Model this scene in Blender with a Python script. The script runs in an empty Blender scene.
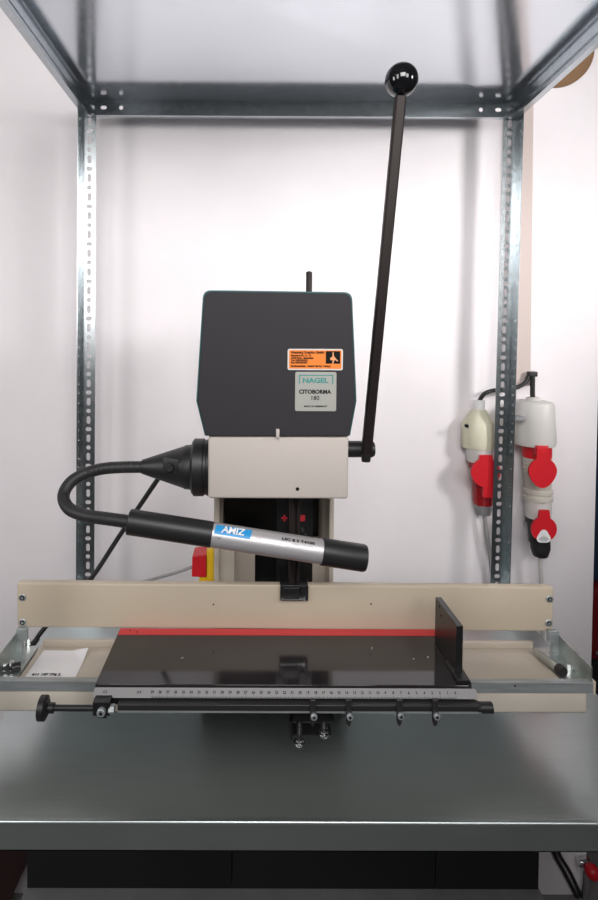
import bpy, bmesh, math, random
from mathutils import Vector, Matrix
random.seed(7)
C = bpy.context.scene
COL = C.collection
PI = math.pi

# ------------------------------------------------------------------ camera
F_PX, PITCH, YAW, ROLL, SX, SY = 544.62, -0.03218, 0.00213, 0.00499, -45.98, -99.49
CAM = Vector((-0.09992, -0.66743, 0.61617))
cy, sy = math.cos(YAW), math.sin(YAW); cp, sp = math.cos(PITCH), math.sin(PITCH); cr, sr = math.cos(ROLL), math.sin(ROLL)
FWD = Vector((sy*cp, cy*cp, sp)); RI = Vector((cy, -sy, 0)); UP = RI.cross(FWD)
RIGHT = cr*RI + sr*UP; UPV = -sr*RI + cr*UP
cam_data = bpy.data.cameras.new('camera'); cam = bpy.data.objects.new('camera', cam_data); COL.objects.link(cam)
cam_data.sensor_fit = 'AUTO'; cam_data.sensor_width = 36; cam_data.lens = F_PX*36/900
cam_data.shift_x = -SX/900; cam_data.shift_y = SY/900
cam_data.clip_start = .02
M3 = Matrix((RIGHT, UPV, -FWD)).transposed()
cam.matrix_world = Matrix.Translation(CAM) @ M3.to_4x4()
C.camera = cam

def ray(px, py):
    return FWD + RIGHT*((px-299-SX)/F_PX) - UPV*((py-450-SY)/F_PX)
def at(px, py, Y):                       # point of the place at depth Y
    d = ray(px, py); return CAM + d*((Y-CAM.y)/d.y)
def atz(px, py, Z):                      # point of the place at height Z
    d = ray(px, py); return CAM + d*((Z-CAM.z)/d.z)
def scl(Y): return F_PX/(Y-CAM.y)        # pixels per metre at depth Y

# ------------------------------------------------------------------ materials
def mat(name, col, rough=.5, metal=0., noise=0., nscale=40., bump=0., bscale=200., spec=None, coat=0., trans=0., stretch=None, rvar=0., aniso=0.):
    m = bpy.data.materials.new(name); m.use_nodes = True
    nt = m.node_tree; b = nt.nodes['Principled BSDF']
    b.inputs['Base Color'].default_value = (*col, 1); b.inputs['Roughness'].default_value = rough; b.inputs['Metallic'].default_value = metal
    if spec is not None: b.inputs['Specular IOR Level'].default_value = spec
    if coat: b.inputs['Coat Weight'].default_value = coat; b.inputs['Coat Roughness'].default_value = .08
    if trans: b.inputs['Transmission Weight'].default_value = trans
    if aniso: b.inputs['Anisotropic'].default_value = aniso
    if noise or bump or rvar:
        tc = nt.nodes.new('ShaderNodeTexCoord'); mp = nt.nodes.new('ShaderNodeMapping')
        nt.links.new(tc.outputs['Object'], mp.inputs['Vector'])
        if stretch: mp.inputs['Scale'].default_value = stretch
        n = nt.nodes.new('ShaderNodeTexNoise'); n.inputs['Scale'].default_value = nscale; n.inputs['Detail'].default_value = 5; n.inputs['Roughness'].default_value = .6
        nt.links.new(mp.outputs['Vector'], n.inputs['Vector'])
        if noise:
            r = nt.nodes.new('ShaderNodeValToRGB')
            r.color_ramp.elements[0].position = .3; r.color_ramp.elements[1].position = .7
            r.color_ramp.elements[0].color = (*[max(0, c*(1-noise)) for c in col], 1)
            r.color_ramp.elements[1].color = (*[min(1, c*(1+noise)) for c in col], 1)
            nt.links.new(n.outputs['Fac'], r.inputs['Fac']); nt.links.new(r.outputs['Color'], b.inputs['Base Color'])
        if rvar:
            mr = nt.nodes.new('ShaderNodeMapRange'); mr.inputs['From Min'].default_value = .3; mr.inputs['From Max'].default_value = .7
            mr.inputs['To Min'].default_value = max(.02, rough-rvar); mr.inputs['To Max'].default_value = rough+rvar
            nt.links.new(n.outputs['Fac'], mr.inputs['Value']); nt.links.new(mr.outputs['Result'], b.inputs['Roughness'])
        if bump:
            n2 = nt.nodes.new('ShaderNodeTexNoise'); n2.inputs['Scale'].default_value = bscale; n2.inputs['Detail'].default_value = 4
            nt.links.new(mp.outputs['Vector'], n2.inputs['Vector'])
            bp = nt.nodes.new('ShaderNodeBump'); bp.inputs['Strength'].default_value = bump; bp.inputs['Distance'].default_value = .002
            nt.links.new(n2.outputs['Fac'], bp.inputs['Height']); nt.links.new(bp.outputs['Normal'], b.inputs['Normal'])
    return m

M = {}
M['wall'] = mat('white_plaster', (.89, .845, .87), .85, noise=.02, nscale=6, bump=.35, bscale=28)
M['floor'] = mat('grey_concrete', (.2, .19, .185), .8, noise=.15, nscale=12, bump=.2)
M['galv'] = mat('galvanised_steel', (.50, .54, .56), .25, 1., noise=.08, nscale=110, rvar=.02, bump=.006, bscale=140)
M['galv_shelf'] = mat('galvanised_sheet', (.50, .55, .55), .33, .9, noise=.035, nscale=22, rvar=.025, stretch=(.5, 8, 1))
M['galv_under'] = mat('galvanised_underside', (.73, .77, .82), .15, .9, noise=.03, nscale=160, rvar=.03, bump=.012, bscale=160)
M['zinc'] = mat('zinc_bracket', (.50, .54, .52), .36, .9, noise=.15, nscale=60)
M['chrome'] = mat('bright_steel', (.75, .75, .76), .18, 1.)
M['fence'] = mat('beige_enamel', (.53, .45, .35), .40, noise=.03, nscale=8)
M['tray'] = mat('beige_sheet', (.50, .44, .37), .42, noise=.04, nscale=20)
M['pan'] = mat('cream_enamel', (.58, .53, .46), .38)
M['block'] = mat('cream_grey_enamel', (.52, .475, .44), .42, noise=.02, nscale=300, bump=.05, bscale=900)
M['column'] = mat('beige_column', (.56, .50, .43), .45)
M['black'] = mat('black_enamel', (.012, .012, .013), .3)
M['cover'] = mat('anthracite_panel', (.030, .028, .032), .6, noise=.06, nscale=500, spec=.25)
M['teal'] = mat('teal_shell', (.02, .10, .11), .3)
M['rubber'] = mat('black_rubber', (.02, .019, .02), .5)
M['plastic'] = mat('black_plastic', (.015, .015, .016), .42)
M['ball'] = mat('black_gloss', (.006, .006, .007), .08, coat=.5)
M['lever'] = mat('burnished_steel', (.022, .016, .015), .45, .2, spec=.3)
M['table'] = mat('black_glossy_table', (.024, .021, .023), .09, spec=.65, noise=.15, nscale=14, rvar=.02)
M['redstrip'] = mat('red_strip', (.60, .045, .05), .45)
M['ruler'] = mat('ruler_aluminium', (.22, .217, .22), .5, .1)
M['rail'] = mat('galvanised_bar', (.40, .43, .44), .38, .55, noise=.2, nscale=40, stretch=(.4, 4, 4))
M['darksteel'] = mat('dark_steel', (.045, .044, .044), .35, .5)
M['ink'] = mat('black_ink', (.008, .008, .008), .7, spec=.15)
M['alu'] = mat('satin_aluminium', (.60, .585, .60), .42, .6)
M['blue'] = mat('logo_blue', (.02, .30, .66), .4)
M['white'] = mat('white_print', (.85, .85, .86), .5)
M['greyink'] = mat('grey_ink', (.3, .3, .32), .6)
M['redink'] = mat('red_ink', (.5, .02, .03), .5)
M['paper'] = mat('white_paper', (.80, .79, .80), .7)
M['orange'] = mat('orange_label', (.85, .22, .025), .5)
M['plate'] = mat('silver_grey_label', (.40, .40, .37), .45, .2)
M['tealink'] = mat('teal_ink', (.05, .27, .25), .5)
M['skinlogo'] = mat('label_figure', (.75, .33, .15), .5)
M['red'] = mat('signal_red', (.62, .012, .022), .4)
M['darkred'] = mat('red_plug_plastic', (.33, .012, .018), .25)
M['yellow'] = mat('signal_yellow', (.85, .55, .02), .4)
M['ivory'] = mat('ivory_plastic', (.66, .64, .49), .4)
M['lightgrey'] = mat('light_grey_plastic', (.64, .62, .60), .45)
M['ribgrey'] = mat('beige_grey_plastic', (.56, .53, .47), .5)
M['midgrey'] = mat('grey_plastic', (.25, .25, .26), .5)
M['greycable'] = mat('grey_cable', (.35, .34, .34), .5)
M['duct'] = mat('cable_duct', (.60, .50, .47), .6)
M['tan'] = mat('tan_wood', (.24, .13, .06), .6, noise=.15, nscale=10)
M['box'] = mat('black_box', (.008, .008, .010), .7, noise=.1, nscale=30)
M['plinth'] = mat('grey_board', (.20, .20, .20), .6, noise=.1, nscale=20)
M['maroon'] = mat('dark_maroon', (.022, .006, .006), .6, noise=.2, nscale=8)
M['navy'] = mat('shaded_blue_fabric', (.008, .025, .06), .8, noise=.3, nscale=30)  # blue bag tone, with the passage shade put into the colour
M['shadedred'] = mat('shaded_red_enamel', (.16, .008, .012), .25)  # trolley red darkened so it reads as standing in shade
M['dark'] = mat('passage_shade', (.02, .018, .018), .9)  # near-black colour paints in the shade of the unlit room

# ------------------------------------------------------------------ mesh builder
def frame(d):
    d = Vector(d).normalized(); a = Vector((0, 0, 1)) if abs(d.z) < .9 else Vector((1, 0, 0))
    u = a.cross(d).normalized(); return u, d.cross(u), d

class MB:
    def __init__(s): s.v = []; s.f = []; s.m = []; s.sm = []
    def add(s, vs, fs, m=0, smooth=False):
        o = len(s.v); s.v += [Vector(v) for v in vs]
        for f in fs: s.f.append(tuple(i+o for i in f)); s.m.append(m); s.sm.append(smooth)
        return s
    def box(s, x0, x1, y0, y1, z0, z1, m=0, b=0., fn=None):
        if b <= 0:
            vs = [(x, y, z) for z in (z0, z1) for y in (y0, y1) for x in (x0, x1)]
            fs = [(0, 2, 3, 1), (4, 5, 7, 6), (0, 1, 5, 4), (2, 6, 7, 3), (0, 4, 6, 2), (1, 3, 7, 5)]
        else:
            bm = bmesh.new(); bmesh.ops.create_cube(bm, size=1)
            for v in bm.verts: v.co = Vector(((x0+x1)/2+v.co.x*(x1-x0), (y0+y1)/2+v.co.y*(y1-y0), (z0+z1)/2+v.co.z*(z1-z0)))
            bmesh.ops.bevel(bm, geom=list(bm.edges), offset=b, segments=3, profile=.5, affect='EDGES')
            bm.verts.index_update(); vs = [v.co.copy() for v in bm.verts]; fs = [tuple(v.index for v in f.verts) for f in bm.faces]; bm.free()
        if fn: vs = [fn(Vector(v)) for v in vs]
        return s.add(vs, fs, m, b > 0)
    def cyl(s, p0, p1, r0, r1=None, n=32, m=0, caps=True):
        r1 = r0 if r1 is None else r1
        return s.lathe(p0, p1, [(0, r0), (1, r1)], n, m, caps)
    def lathe(s, p0, p1, prof, n=32, m=0, caps=True):
        p0 = Vector(p0); p1 = Vector(p1); u, w, d = frame(p1-p0); vs = []; fs = []
        for t, r in prof:
            c = p0.lerp(p1, t)
            for i in range(n):
                a = 2*PI*i/n; vs.append(c+u*(r*math.cos(a))+w*(r*math.sin(a)))
        for k in range(len(prof)-1):
            for i in range(n):
                j = (i+1) % n; fs.append((k*n+i, k*n+j, (k+1)*n+j, (k+1)*n+i))
        s.add(vs, fs, m, True)
        if caps:
            s.add(vs[:n], [tuple(range(n))[::-1]], m); s.add(vs[-n:], [tuple(range(n))], m)
        return s
    def tube(s, pts, r, n=12, m=0, rf=None):
        pts = [Vector(p) for p in pts]; u = None; vs = []; fs = []
        for k, p in enumerate(pts):
            d = (pts[min(k+1, len(pts)-1)]-pts[max(k-1, 0)]).normalized()
            if u is None: u = frame(d)[0]
            u = (u-d*u.dot(d)).normalized(); w = d.cross(u); rr = rf(k/(len(pts)-1)) if rf else r
            for i in range(n):
                a = 2*PI*i/n; vs.append(p+u*(rr*math.cos(a))+w*(rr*math.sin(a)))
        for k in range(len(pts)-1):
            for i in range(n):
                j = (i+1) % n; fs.append((k*n+i, k*n+j, (k+1)*n+j, (k+1)*n+i))
        s.add(vs, fs, m, True); s.add(vs[:n], [tuple(range(n))[::-1]], m); s.add(vs[-n:], [tuple(range(n))], m)
        return s
    def prism(s, poly, o, U, V, W, m=0, smooth=False):           # 2-D outline, extruded by the vector W
        o, U, V, W = map(Vector, (o, U, V, W)); n = len(poly)
        a = [o+U*x+V*y for x, y in poly]; b = [p+W for p in a]
        s.add(a, [tuple(range(n))], m); s.add(b, [tuple(range(n))[::-1]], m)
        s.add(a+b, [(i, n+i, n+(i+1) % n, (i+1) % n) for i in range(n)], m, smooth)
        return s
    def sphere(s, c, r, m=0, nu=32, nv=20, sc=(1, 1, 1)):
        c = Vector(c); vs = [c+Vector((0, 0, r*sc[2]))]; fs = []
        for k in range(1, nv):
            t = PI*k/nv
            for i in range(nu):
                a = 2*PI*i/nu; vs.append(c+Vector((r*sc[0]*math.sin(t)*math.cos(a), r*sc[1]*math.sin(t)*math.sin(a), r*sc[2]*math.cos(t))))
        vs.append(c-Vector((0, 0, r*sc[2]))); L = len(vs)-1
        for i in range(nu):
            j = (i+1) % nu; fs.append((0, 1+i, 1+j)); fs.append((L, L-nu+j, L-nu+i))
            for k in range(nv-2): fs.append((1+k*nu+i, 1+(k+1)*nu+i, 1+(k+1)*nu+j, 1+k*nu+j))
        return s.add(vs, fs, m, True)
    def holed(s, o, U, V, W, u0, u1, cells, m=0, n=16):           # plate with a row of punched holes; W is its thickness
        o, U, V, W = map(Vector, (o, U, V, W))
        P = lambda u, v: o+U*u+V*v
        for v0, v1, h in cells:
            cu, cv = (u0+u1)/2, (v0+v1)/2
            rect = []
            for i in range(n):
                a = 2*PI*i/n; c, q = math.cos(a), math.sin(a); k = 1/max(abs(c), abs(q)); rect.append((cu+c*k*(u1-u0)/2, cv+q*k*(v1-v0)/2))
            if h:
                hu, a_, b_ = h; hole = []
                for i in range(n):
                    a = 2*PI*i/n; c, q = math.cos(a), math.sin(a)
                    if a_ > b_: x = c*b_+(a_-b_)*(1 if c > .01 else -1 if c < -.01 else 0); y = q*b_
                    elif b_ > a_: x = c*a_; y = q*a_+(b_-a_)*(1 if q > .01 else -1 if q < -.01 else 0)
                    else: x = c*a_; y = q*a_
                    hole.append((hu+x, cv+y))
                A = [P(*p) for p in rect]; B = [P(*p) for p in hole]
                ring = [(i, (i+1) % n, n+(i+1) % n, n+i) for i in range(n)]
                s.add(A+B, ring, m); s.add([p+W for p in A+B], [f[::-1] for f in ring], m)
                s.add(B+[p+W for p in B], [(i, n+i, n+(i+1) % n, (i+1) % n) for i in range(n)], m)
            else:
                A = [P(u0, v0), P(u1, v0), P(u1, v1), P(u0, v1)]
                s.add(A, [(0, 1, 2, 3)], m); s.add([p+W for p in A], [(3, 2, 1, 0)], m)
            for uu in (u0, u1):
                A = [P(uu, v0), P(uu, v1)]; s.add(A+[p+W for p in A], [(0, 1, 3, 2)], m)
        for vv in (cells[0][0], cells[-1][1]):
            A = [P(u0, vv), P(u1, vv)]; s.add(A+[p+W for p in A], [(0, 1, 3, 2)], m)
        return s
    def text(s, body, size, fn, m=0, align='CENTER', xs=1., bold=0.):      # fn maps text-plane metres to a point
        cu = bpy.data.curves.new('txt', 'FONT'); cu.body = body; cu.size = size; cu.offset = bold; cu.align_x = align; cu.align_y = 'CENTER'; cu.resolution_u = 3
        ob = bpy.data.objects.new('txt', cu); COL.objects.link(ob)
        me = bpy.data.meshes.new_from_object(ob.evaluated_get(bpy.context.evaluated_depsgraph_get()))
        s.add([fn(v.co.x*xs, v.co.y) for v in me.vertices], [tuple(p.vertices) for p in me.polygons], m)
        bpy.data.objects.remove(ob); bpy.data.curves.remove(cu); bpy.data.meshes.remove(me)
        return s
    def build(s, name, mats, parent=None, label=None, bevel=0., angle=35, weld=False):
        me = bpy.data.meshes.new(name); org = parent_loc(parent) if parent else Vector((0, 0, 0))
        if not parent and s.v:
            xs = [v.x for v in s.v]; ys = [v.y for v in s.v]; zs = [v.z for v in s.v]
            org = Vector(((min(xs)+max(xs))/2, (min(ys)+max(ys))/2, min(zs)))
        me.from_pydata([v-org for v in s.v], [], s.f)
        for k in (mats if isinstance(mats, (list, tuple)) else [mats]): me.materials.append(M[k])
        for p, mi, q in zip(me.polygons, s.m, s.sm): p.material_index = mi; p.use_smooth = q
        bm = bmesh.new(); bm.from_mesh(me)
        if bevel or weld: bmesh.ops.remove_doubles(bm, verts=bm.verts, dist=1e-5)
        bmesh.ops.recalc_face_normals(bm, faces=bm.faces); bm.to_mesh(me); bm.free()
        me.set_sharp_from_angle(angle=math.radians(angle))
        o = bpy.data.objects.new(name, me); COL.objects.link(o)
        if parent: o.parent = parent
        else: o.location = org
        if label: o['label'] = label
        if bevel:
            md = o.modifiers.new('bevel', 'BEVEL'); md.width = bevel; md.segments = 2; md.limit_method = 'ANGLE'; md.angle_limit = math.radians(50)
        return o

def parent_loc(p):
    v = Vector((0, 0, 0))
    while p: v += p.location; p = p.parent
    return v
def tag(o, label, cat, group=None, kind=None):
    o['label'] = label; o['category'] = cat
    if group: o['group'] = group
    if kind: o['kind'] = kind
    return o
def thing(name, label, cat, loc, group=None):
    o = bpy.data.objects.new(name, None); COL.objects.link(o); o.location = loc; o.empty_display_size = .05
    return tag(o, label, cat, group)
def structure(o): o['kind'] = 'structure'; return o
def smoothpath(pts, k=8):
    pts = [Vector(p) for p in pts]; out = []
    for i in range(len(pts)-1):
        p0 = pts[max(i-1, 0)]; p1 = pts[i]; p2 = pts[i+1]; p3 = pts[min(i+2, len(pts)-1)]
        for j in range(k):
            t = j/k; out.append(.5*((2*p1)+(p2-p0)*t+(2*p0-5*p1+4*p2-p3)*t*t+(3*p1-p0-3*p2+p3)*t**3))
    return out+[pts[-1]]
def rrect(x0, x1, y0, y1, r, n=5):
    o = []
    for cx, cy_, a0 in ((x1-r, y1-r, 0), (x0+r, y1-r, 90), (x0+r, y0+r, 180), (x1-r, y0+r, 270)):
        for i in range(n+1):
            a = math.radians(a0+90*i/n); o.append((cx+r*math.cos(a), cy_+r*math.sin(a)))
    return o

# ------------------------------------------------------------------ room
WY = .664; FZ = -.80
wx1 = at(593.3, 580, WY).x
structure(MB().box(-2.2, wx1, WY, WY+.14, FZ, 2.0).build('wall_back', 'wall'))
structure(MB().box(-2.2, 3.0, -2.6, 2.4, FZ-.05, FZ).build('floor', 'floor'))
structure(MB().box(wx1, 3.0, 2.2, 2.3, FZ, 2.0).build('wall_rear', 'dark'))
p0 = at(515, 386, WY-.0265); p1 = at(530.0, 386, WY-.0265); p2 = at(533.0, 110, WY-.0265); zd = 1.75; sh_ = (p2.x-p1.x)/(p2.z-p1.z)
dv = lambda v: Vector((v.x+sh_*(v.z-p1.z), v.y, v.z))
MBd = MB().box(p0.x, p1.x, WY-.024, WY, p1.z, zd, b=.003, fn=dv)
MBd.box(p0.x-.001, p1.x+.001, WY-.0265, WY-.02, p1.z, zd, fn=dv)
tag(MBd.build('cable_duct', 'duct'), 'pinkish vertical cable duct on the wall behind the perforated post', 'cable duct')

# ------------------------------------------------------------------ shelving unit
HU = 1.1085; LIP = .039; LEAN = .0098/1.1
lean = lambda v: Vector((v.x+LEAN*max(v.z, 0), v.y, v.z))
unit = thing('shelving_unit', 'galvanised steel shelving unit with perforated angle posts, framing the machine', 'shelving unit', (0, .3, FZ))
PITCH_H = .0215
def cells_for(z0, z1, off):
    k0 = math.floor((z0-off)/PITCH_H); out = []; k = k0
    while True:
        a = off+k*PITCH_H; b = a+PITCH_H
        if b > z1: break
        if a >= z0:
            hole = [(.0045, .009), (.0052, .0052), (.0045, .009), (.0068, .0048)][k % 4]; out.append((a, b, hole))
        k += 1
    return out
ztop = HU+LIP+.012
def post(sx_, yc, sy_):
    mb = MB(); w = .0355; t = .002; X0 = .5*sx_-(.0045 if sx_ < 0 else -.001); wy = .025
    cells = cells_for(FZ+.001, ztop, HU-.02)
    c = [(a, b, (.0205, h[0], h[1])) for a, b, h in cells]
    mb.holed((X0, yc, 0), (-sx_, 0, 0), (0, 0, 1), (0, sy_*t, 0), 0, w, c)
    c = [(a, b, (.0145, h[0]*.5, h[1]*.5)) for a, b, h in cells]
    mb.holed((X0, yc, 0), (0, sy_, 0), (0, 0, 1), (-sx_*t, 0, 0), 0, wy, c)
    return mb
for sx_, yc, sy_ in ((-1, .6, -1), (1, .6, -1), (-1, 0, 1), (1, 0, 1)):
    pm = post(sx_, yc, sy_); pm.v = [lean(v) for v in pm.v]
    pm.build('post', 'galv', unit)

def shelf(z, tilt=0., rear_holes=True):
    a = .4965; y0, y1 = .0035, .5965; t = .0012
    T = lambda v: Vector((v.x, v.y, v.z+tilt*(1-v.y/.6)*(1+.75*v.x/.5)))
    s = MB(); top = z+LIP
    s.box(-a, a, y0, y1, top-t, top, fn=T)
    lips = MB()
    hol = [(-a, -a+.035, None), (-a+.035, -a+.055, (z+.021, .0042, .007)), (-a+.055, -a+.075, None), (-a+.075, -a+.095, (z+.021, .0048, .0048)), (-a+.095, a-.095, None),
           (a-.095, a-.075, (z+.021, .0048, .0048)), (a-.075, a-.055, None), (a-.055, a-.035, (z+.021, .0042, .007)), (a-.035, a, None)]
    lips.holed((0, y1, 0), (0, 0, 1), (1, 0, 0), (0, -t, 0), z, top-t, hol)
    lips.box(-a, a, y1-.011, y1, z, z+t)
    lips.box(-a, a, y0, y0+t, z, top-t, fn=T)
    lips.box(-a, a, y0, y0+.012, z, z+t, fn=T)
    for s_ in (-1, 1):
        xa, xb = sorted((s_*a, s_*(a-t))); lips.box(xa, xb, y0, y1, z, top-t, fn=T)
        xa, xb = sorted((s_*a, s_*(a-.014))); lips.box(xa, xb, y0, y1, z, z+t, fn=T)
        xa, xb = sorted((s_*(a-.0128), s_*(a-.014))); lips.box(xa, xb, y0, y1, z+t, z+.008, fn=T)
        xa, xb = sorted((s_*a, s_*(a-.005))); lips.box(xa, xb, y0, y1, z+.0235, z+.026, fn=T)
    return s, lips
s, l = shelf(HU, .0155)
for q_ in (s, l): q_.v = [lean(v) for v in q_.v]
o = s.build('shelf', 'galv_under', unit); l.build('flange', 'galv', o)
LIP = .0395
s, l = shelf(-LIP-.0022)
o = s.build('shelf', 'galv_shelf', unit); l.build('flange', 'galv_shelf', o, bevel=0)
# rounded nose of the working shelf
MB().tube([(-.4965, .0062, -.0062), (.4965, .0062, -.0062)], .0042, 20).build('shelf_nose', 'galv_shelf', unit)
for sx_ in (-1, 1):
    for zb in (HU+.024, HU+.006):
        b = MB(); x = sx_*.4795+LEAN*HU
        b.cyl((x, .5945, zb), (x, .5915, zb), .0062, n=6); b.cyl((x, .5915, zb), (x, .589, zb), .003, n=12)
        b.build('bolt', 'chrome', unit)
        b = MB(); b.cyl((sx_*.494+LEAN*HU, .58, zb), (sx_*.491+LEAN*HU, .58, zb), .006, n=6); b.build('bolt', 'chrome', unit)

# ------------------------------------------------------------------ paper drill
TZ = .152; YT0 = .05; YT1 = atz(121, 628.0, TZ).y
drill = thing('paper_drill', 'beige and black single spindle paper drill with long lever, standing on the steel shelf', 'paper drill', (.05, .3, 0))
# --- column
XC0, XC1 = at(214, 520, .27).x, at(334, 520, .27).x
ZH0 = at(280, 499, .133).z; ZH1 = at(280, 436, .133).z          # underside and top of the head
col = MB()
col.box(XC0, XC0+.010, .27, .47, 0, ZH0+.06, b=.0015)
col.box(XC1-.008, XC1, .27, .47, 0, ZH0+.06, b=.0015)
col.box(XC0+.010, XC1-.008, .46, .47, 0, ZH0+.06)
col.build('column', 'column', drill)
MB().box(XC0+.0105, XC1-.0085, .42, .455, .0, ZH0+.055).build('column_back', 'black', drill)
c = MB(); zt = at(225, 546, .275).z
c.box(at(214, 560, .275).x+.001, at(235, 560, .275).x, .275, .295, 0, zt, b=.002); c.build('column_cheek', 'column', drill)
c = MB(); zt = at(245, 541, .33).z
c.box(at(233, 560, .33).x, at(255, 560, .33).x, .33, .345, 0, zt, b=.001); c.build('column_cheek', 'column', drill)
c = MB(); zt = at(318, 552, .33).z
c.box(at(309, 570, .33).x, at(328.5, 570, .33).x, .33, .41, 0, zt, b=.001); c.build('column_cheek', 'column', drill)
c = MB(); c.box(at(214.5, 510, .285).x+.006, at(220, 510, .285).x, .285, .30, at(216, 528, .285).z, at(216, 506, .285).z, b=.001); c.build('guide_strip', 'column', drill)
# --- head
x0, x1 = at(208, 470, .133).x, at(348.5, 470, .133).x
hd = MB(); hd.box(x0, x1, .133, .46, ZH0, ZH1, b=.004)
p = at(297.5, 489, .133); hd.cyl((p.x, .134, p.z), (p.x, .1325, p.z), .0027, n=16, m=1)
hd.build('head_block', ['block', 'ink'], drill)
# motor cover: teal shell with an anthracite front panel
YF = .128
def cpt(px, py, Y=YF): q = at(px, py, Y); return (q.x, q.z)
def corner(a, b, c, r, n=6):
    a, b, c = map(Vector, (a, b, c)); d1 = (a-b).normalized(); d2 = (c-b).normalized(); o = []
    for i in range(n+1):
        t = i/n; p = (b+d1*r)*(1-t)**2+b*2*t*(1-t)+(b+d2*r)*t*t; o.append((p.x, p.y))
    return o
TL, TR, R1, R2, L1, L2 = cpt(203, 290), cpt(352.5, 292), cpt(357, 401), cpt(350.5, 436), cpt(196, 401), cpt(204.5, 436)
outl = corner(L1, TL, TR, .012)+corner(TL, TR, R1, .012)+[R1, R2, L2, L1]
ctr = Vector((sum(p[0] for p in outl)/len(outl), sum(p[1] for p in outl)/len(outl)))
shell = MB(); shell.prism(outl, (0, YF+.0035, 0), (1, 0, 0), (0, 0, 1), (0, .30, 0), smooth=True)
o_shell = shell.build('motor_cover', 'teal', drill, angle=30)
def inset(poly, d): return [(p[0]-(.0+d)*(1 if p[0] > ctr.x else -1)*(1 if abs(p[0]-ctr.x) > .06 else abs(p[0]-ctr.x)/.06), p[1]-d*(1 if p[1] > ctr.y else 0)) for p in poly]
fp = MB(); fp.prism(inset(outl, .0022), (0, YF, 0), (1, 0, 0), (0, 0, 1), (0, .004, 0))
fp.build('front_panel', 'cover', o_shell, bevel=.0008)
t = MB(); a = at(276, 438, YF-.002); b = at(279.5, 429, YF-.002)
t.box(a.x, b.x, YF-.003, YF+.006, a.z, b.z, b=.0008); t.build('latch', 'block', o_shell)
g = MB(); a = at(309, 288, .36); b = at(309, 272, .36)
g.cyl((a.x, .36, ZH1+.19), (a.x, .36, b.z), .0058, n=20); g.cyl((a.x, .36, b.z-.001), (a.x, .36, b.z+.0012), .003, n=16); g.box(a.x-.0008, a.x+.0008, .352, .357, b.z-.02, b.z+.001)
g.build('top_stud', 'lever', o_shell)
# stickers
def planar(px0, px1, py0, py1, Y):
    a = at(px0, py1, Y); b = at(px1, py0, Y); return a.x, b.x, a.z, b.z
def fn_xz(cx, cz, Y): return lambda u, v: Vector((cx+u, Y, cz+v))
x0, x1, z0, z1 = planar(287.5, 343, 349, 370, YF)
st = MB(); st.prism(rrect(x0, x1, z0, z1, .003), (0, YF-.0001, 0), (1, 0, 0), (0, 0, 1), (0, .0003, 0), m=0)
w, h = x1-x0, z1-z0
st.prism(rrect(x0+.0022, x1-.0022, z0+.002, z1-.002, .001), (0, YF-.0003, 0), (1, 0, 0), (0, 0, 1), (0, .0003, 0), m=1)
bx0, bx1 = x0+w*.69, x0+w*.95; bz0, bz1 = z0+h*.31, z1-.0032
st.box(bx0, bx1, YF-.0006, YF-.0003, bz0, bz1, m=2)
def lt(s, u, v, size, xs=1., m=2): st.text(s, size, lambda a, b: Vector((x0+u*w+a, YF-.0007, z0+v*h+b)), m, 'LEFT', xs, bold=.00018)
lt('Altenberg Graphics GmbH', .06, .83, .0052, .86); lt('Maschinen Nr. 12 - 14', .06, .68, .0036, .9); lt('12345 Berlin - Marienfelde', .06, .565, .0036, .85)
lt('Tel.: 030/7654321', .06, .455, .0036, .95); lt('Fax: 030/7654321', .06, .35, .0036, .95); lt('Druckmaschinen · Ankauf · Service · Verkauf', .06, .19, .004, .80)
bw, bh = bx1-bx0, bz1-bz0
fig = [(.42, .0), (.5, .25), (.3, .3), (.32, .48), (.45, .55), (.47, .95), (.53, .95), (.56, .62), (.68, .45), (.86, .2), (.80, .18), (.62, .32), (.52, .0)]
st.add([(bx0+a*bw, YF-.0007, bz0+b*bh) for a, b in fig], [tuple(range(len(fig)))], 3)
st.build('orange_sticker', ['lightgrey', 'orange', 'ink', 'skinlogo'], o_shell, label='orange sticker with white border and small black square')
x0, x1, z0, z1 = planar(295, 336.5, 372, 411, YF)
st = MB(); st.prism(rrect(x0, x1, z0, z1, .0025), (0, YF-.0001, 0), (1, 0, 0), (0, 0, 1), (0, .0003, 0), m=0)
w, h = x1-x0, z1-z0; cx = (x0+x1)/2
P = lambda u, v: (lambda a, b: Vector((x0+u*w+a, YF-.0004, z0+v*h+b)))
st.text('NAGEL', .0098, P(.49, .775), 1, xs=1.22, bold=.0004)
for u0, u1, v0, v1 in ((.09, .92, .90, .925), (.09, .115, .69, .92), (.895, .92, .69, .92)): st.box(x0+u0*w, x0+u1*w, YF-.0004, YF-.0001, z0+v0*h, z0+v1*h, m=1)
st.text('CITOBORMA', .0082, P(.48, .49), 2, xs=.98, bold=.00028); st.text('180', .0088, P(.48, .33), 2, bold=.0001); st.text('MADE IN GERMANY', .0036, P(.5, .12), 2, xs=1.05, bold=.0001)
st.build('name_plate', ['plate', 'tealink', 'ink'], o_shell, label='silver grey name plate with teal and black lettering')
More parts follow.
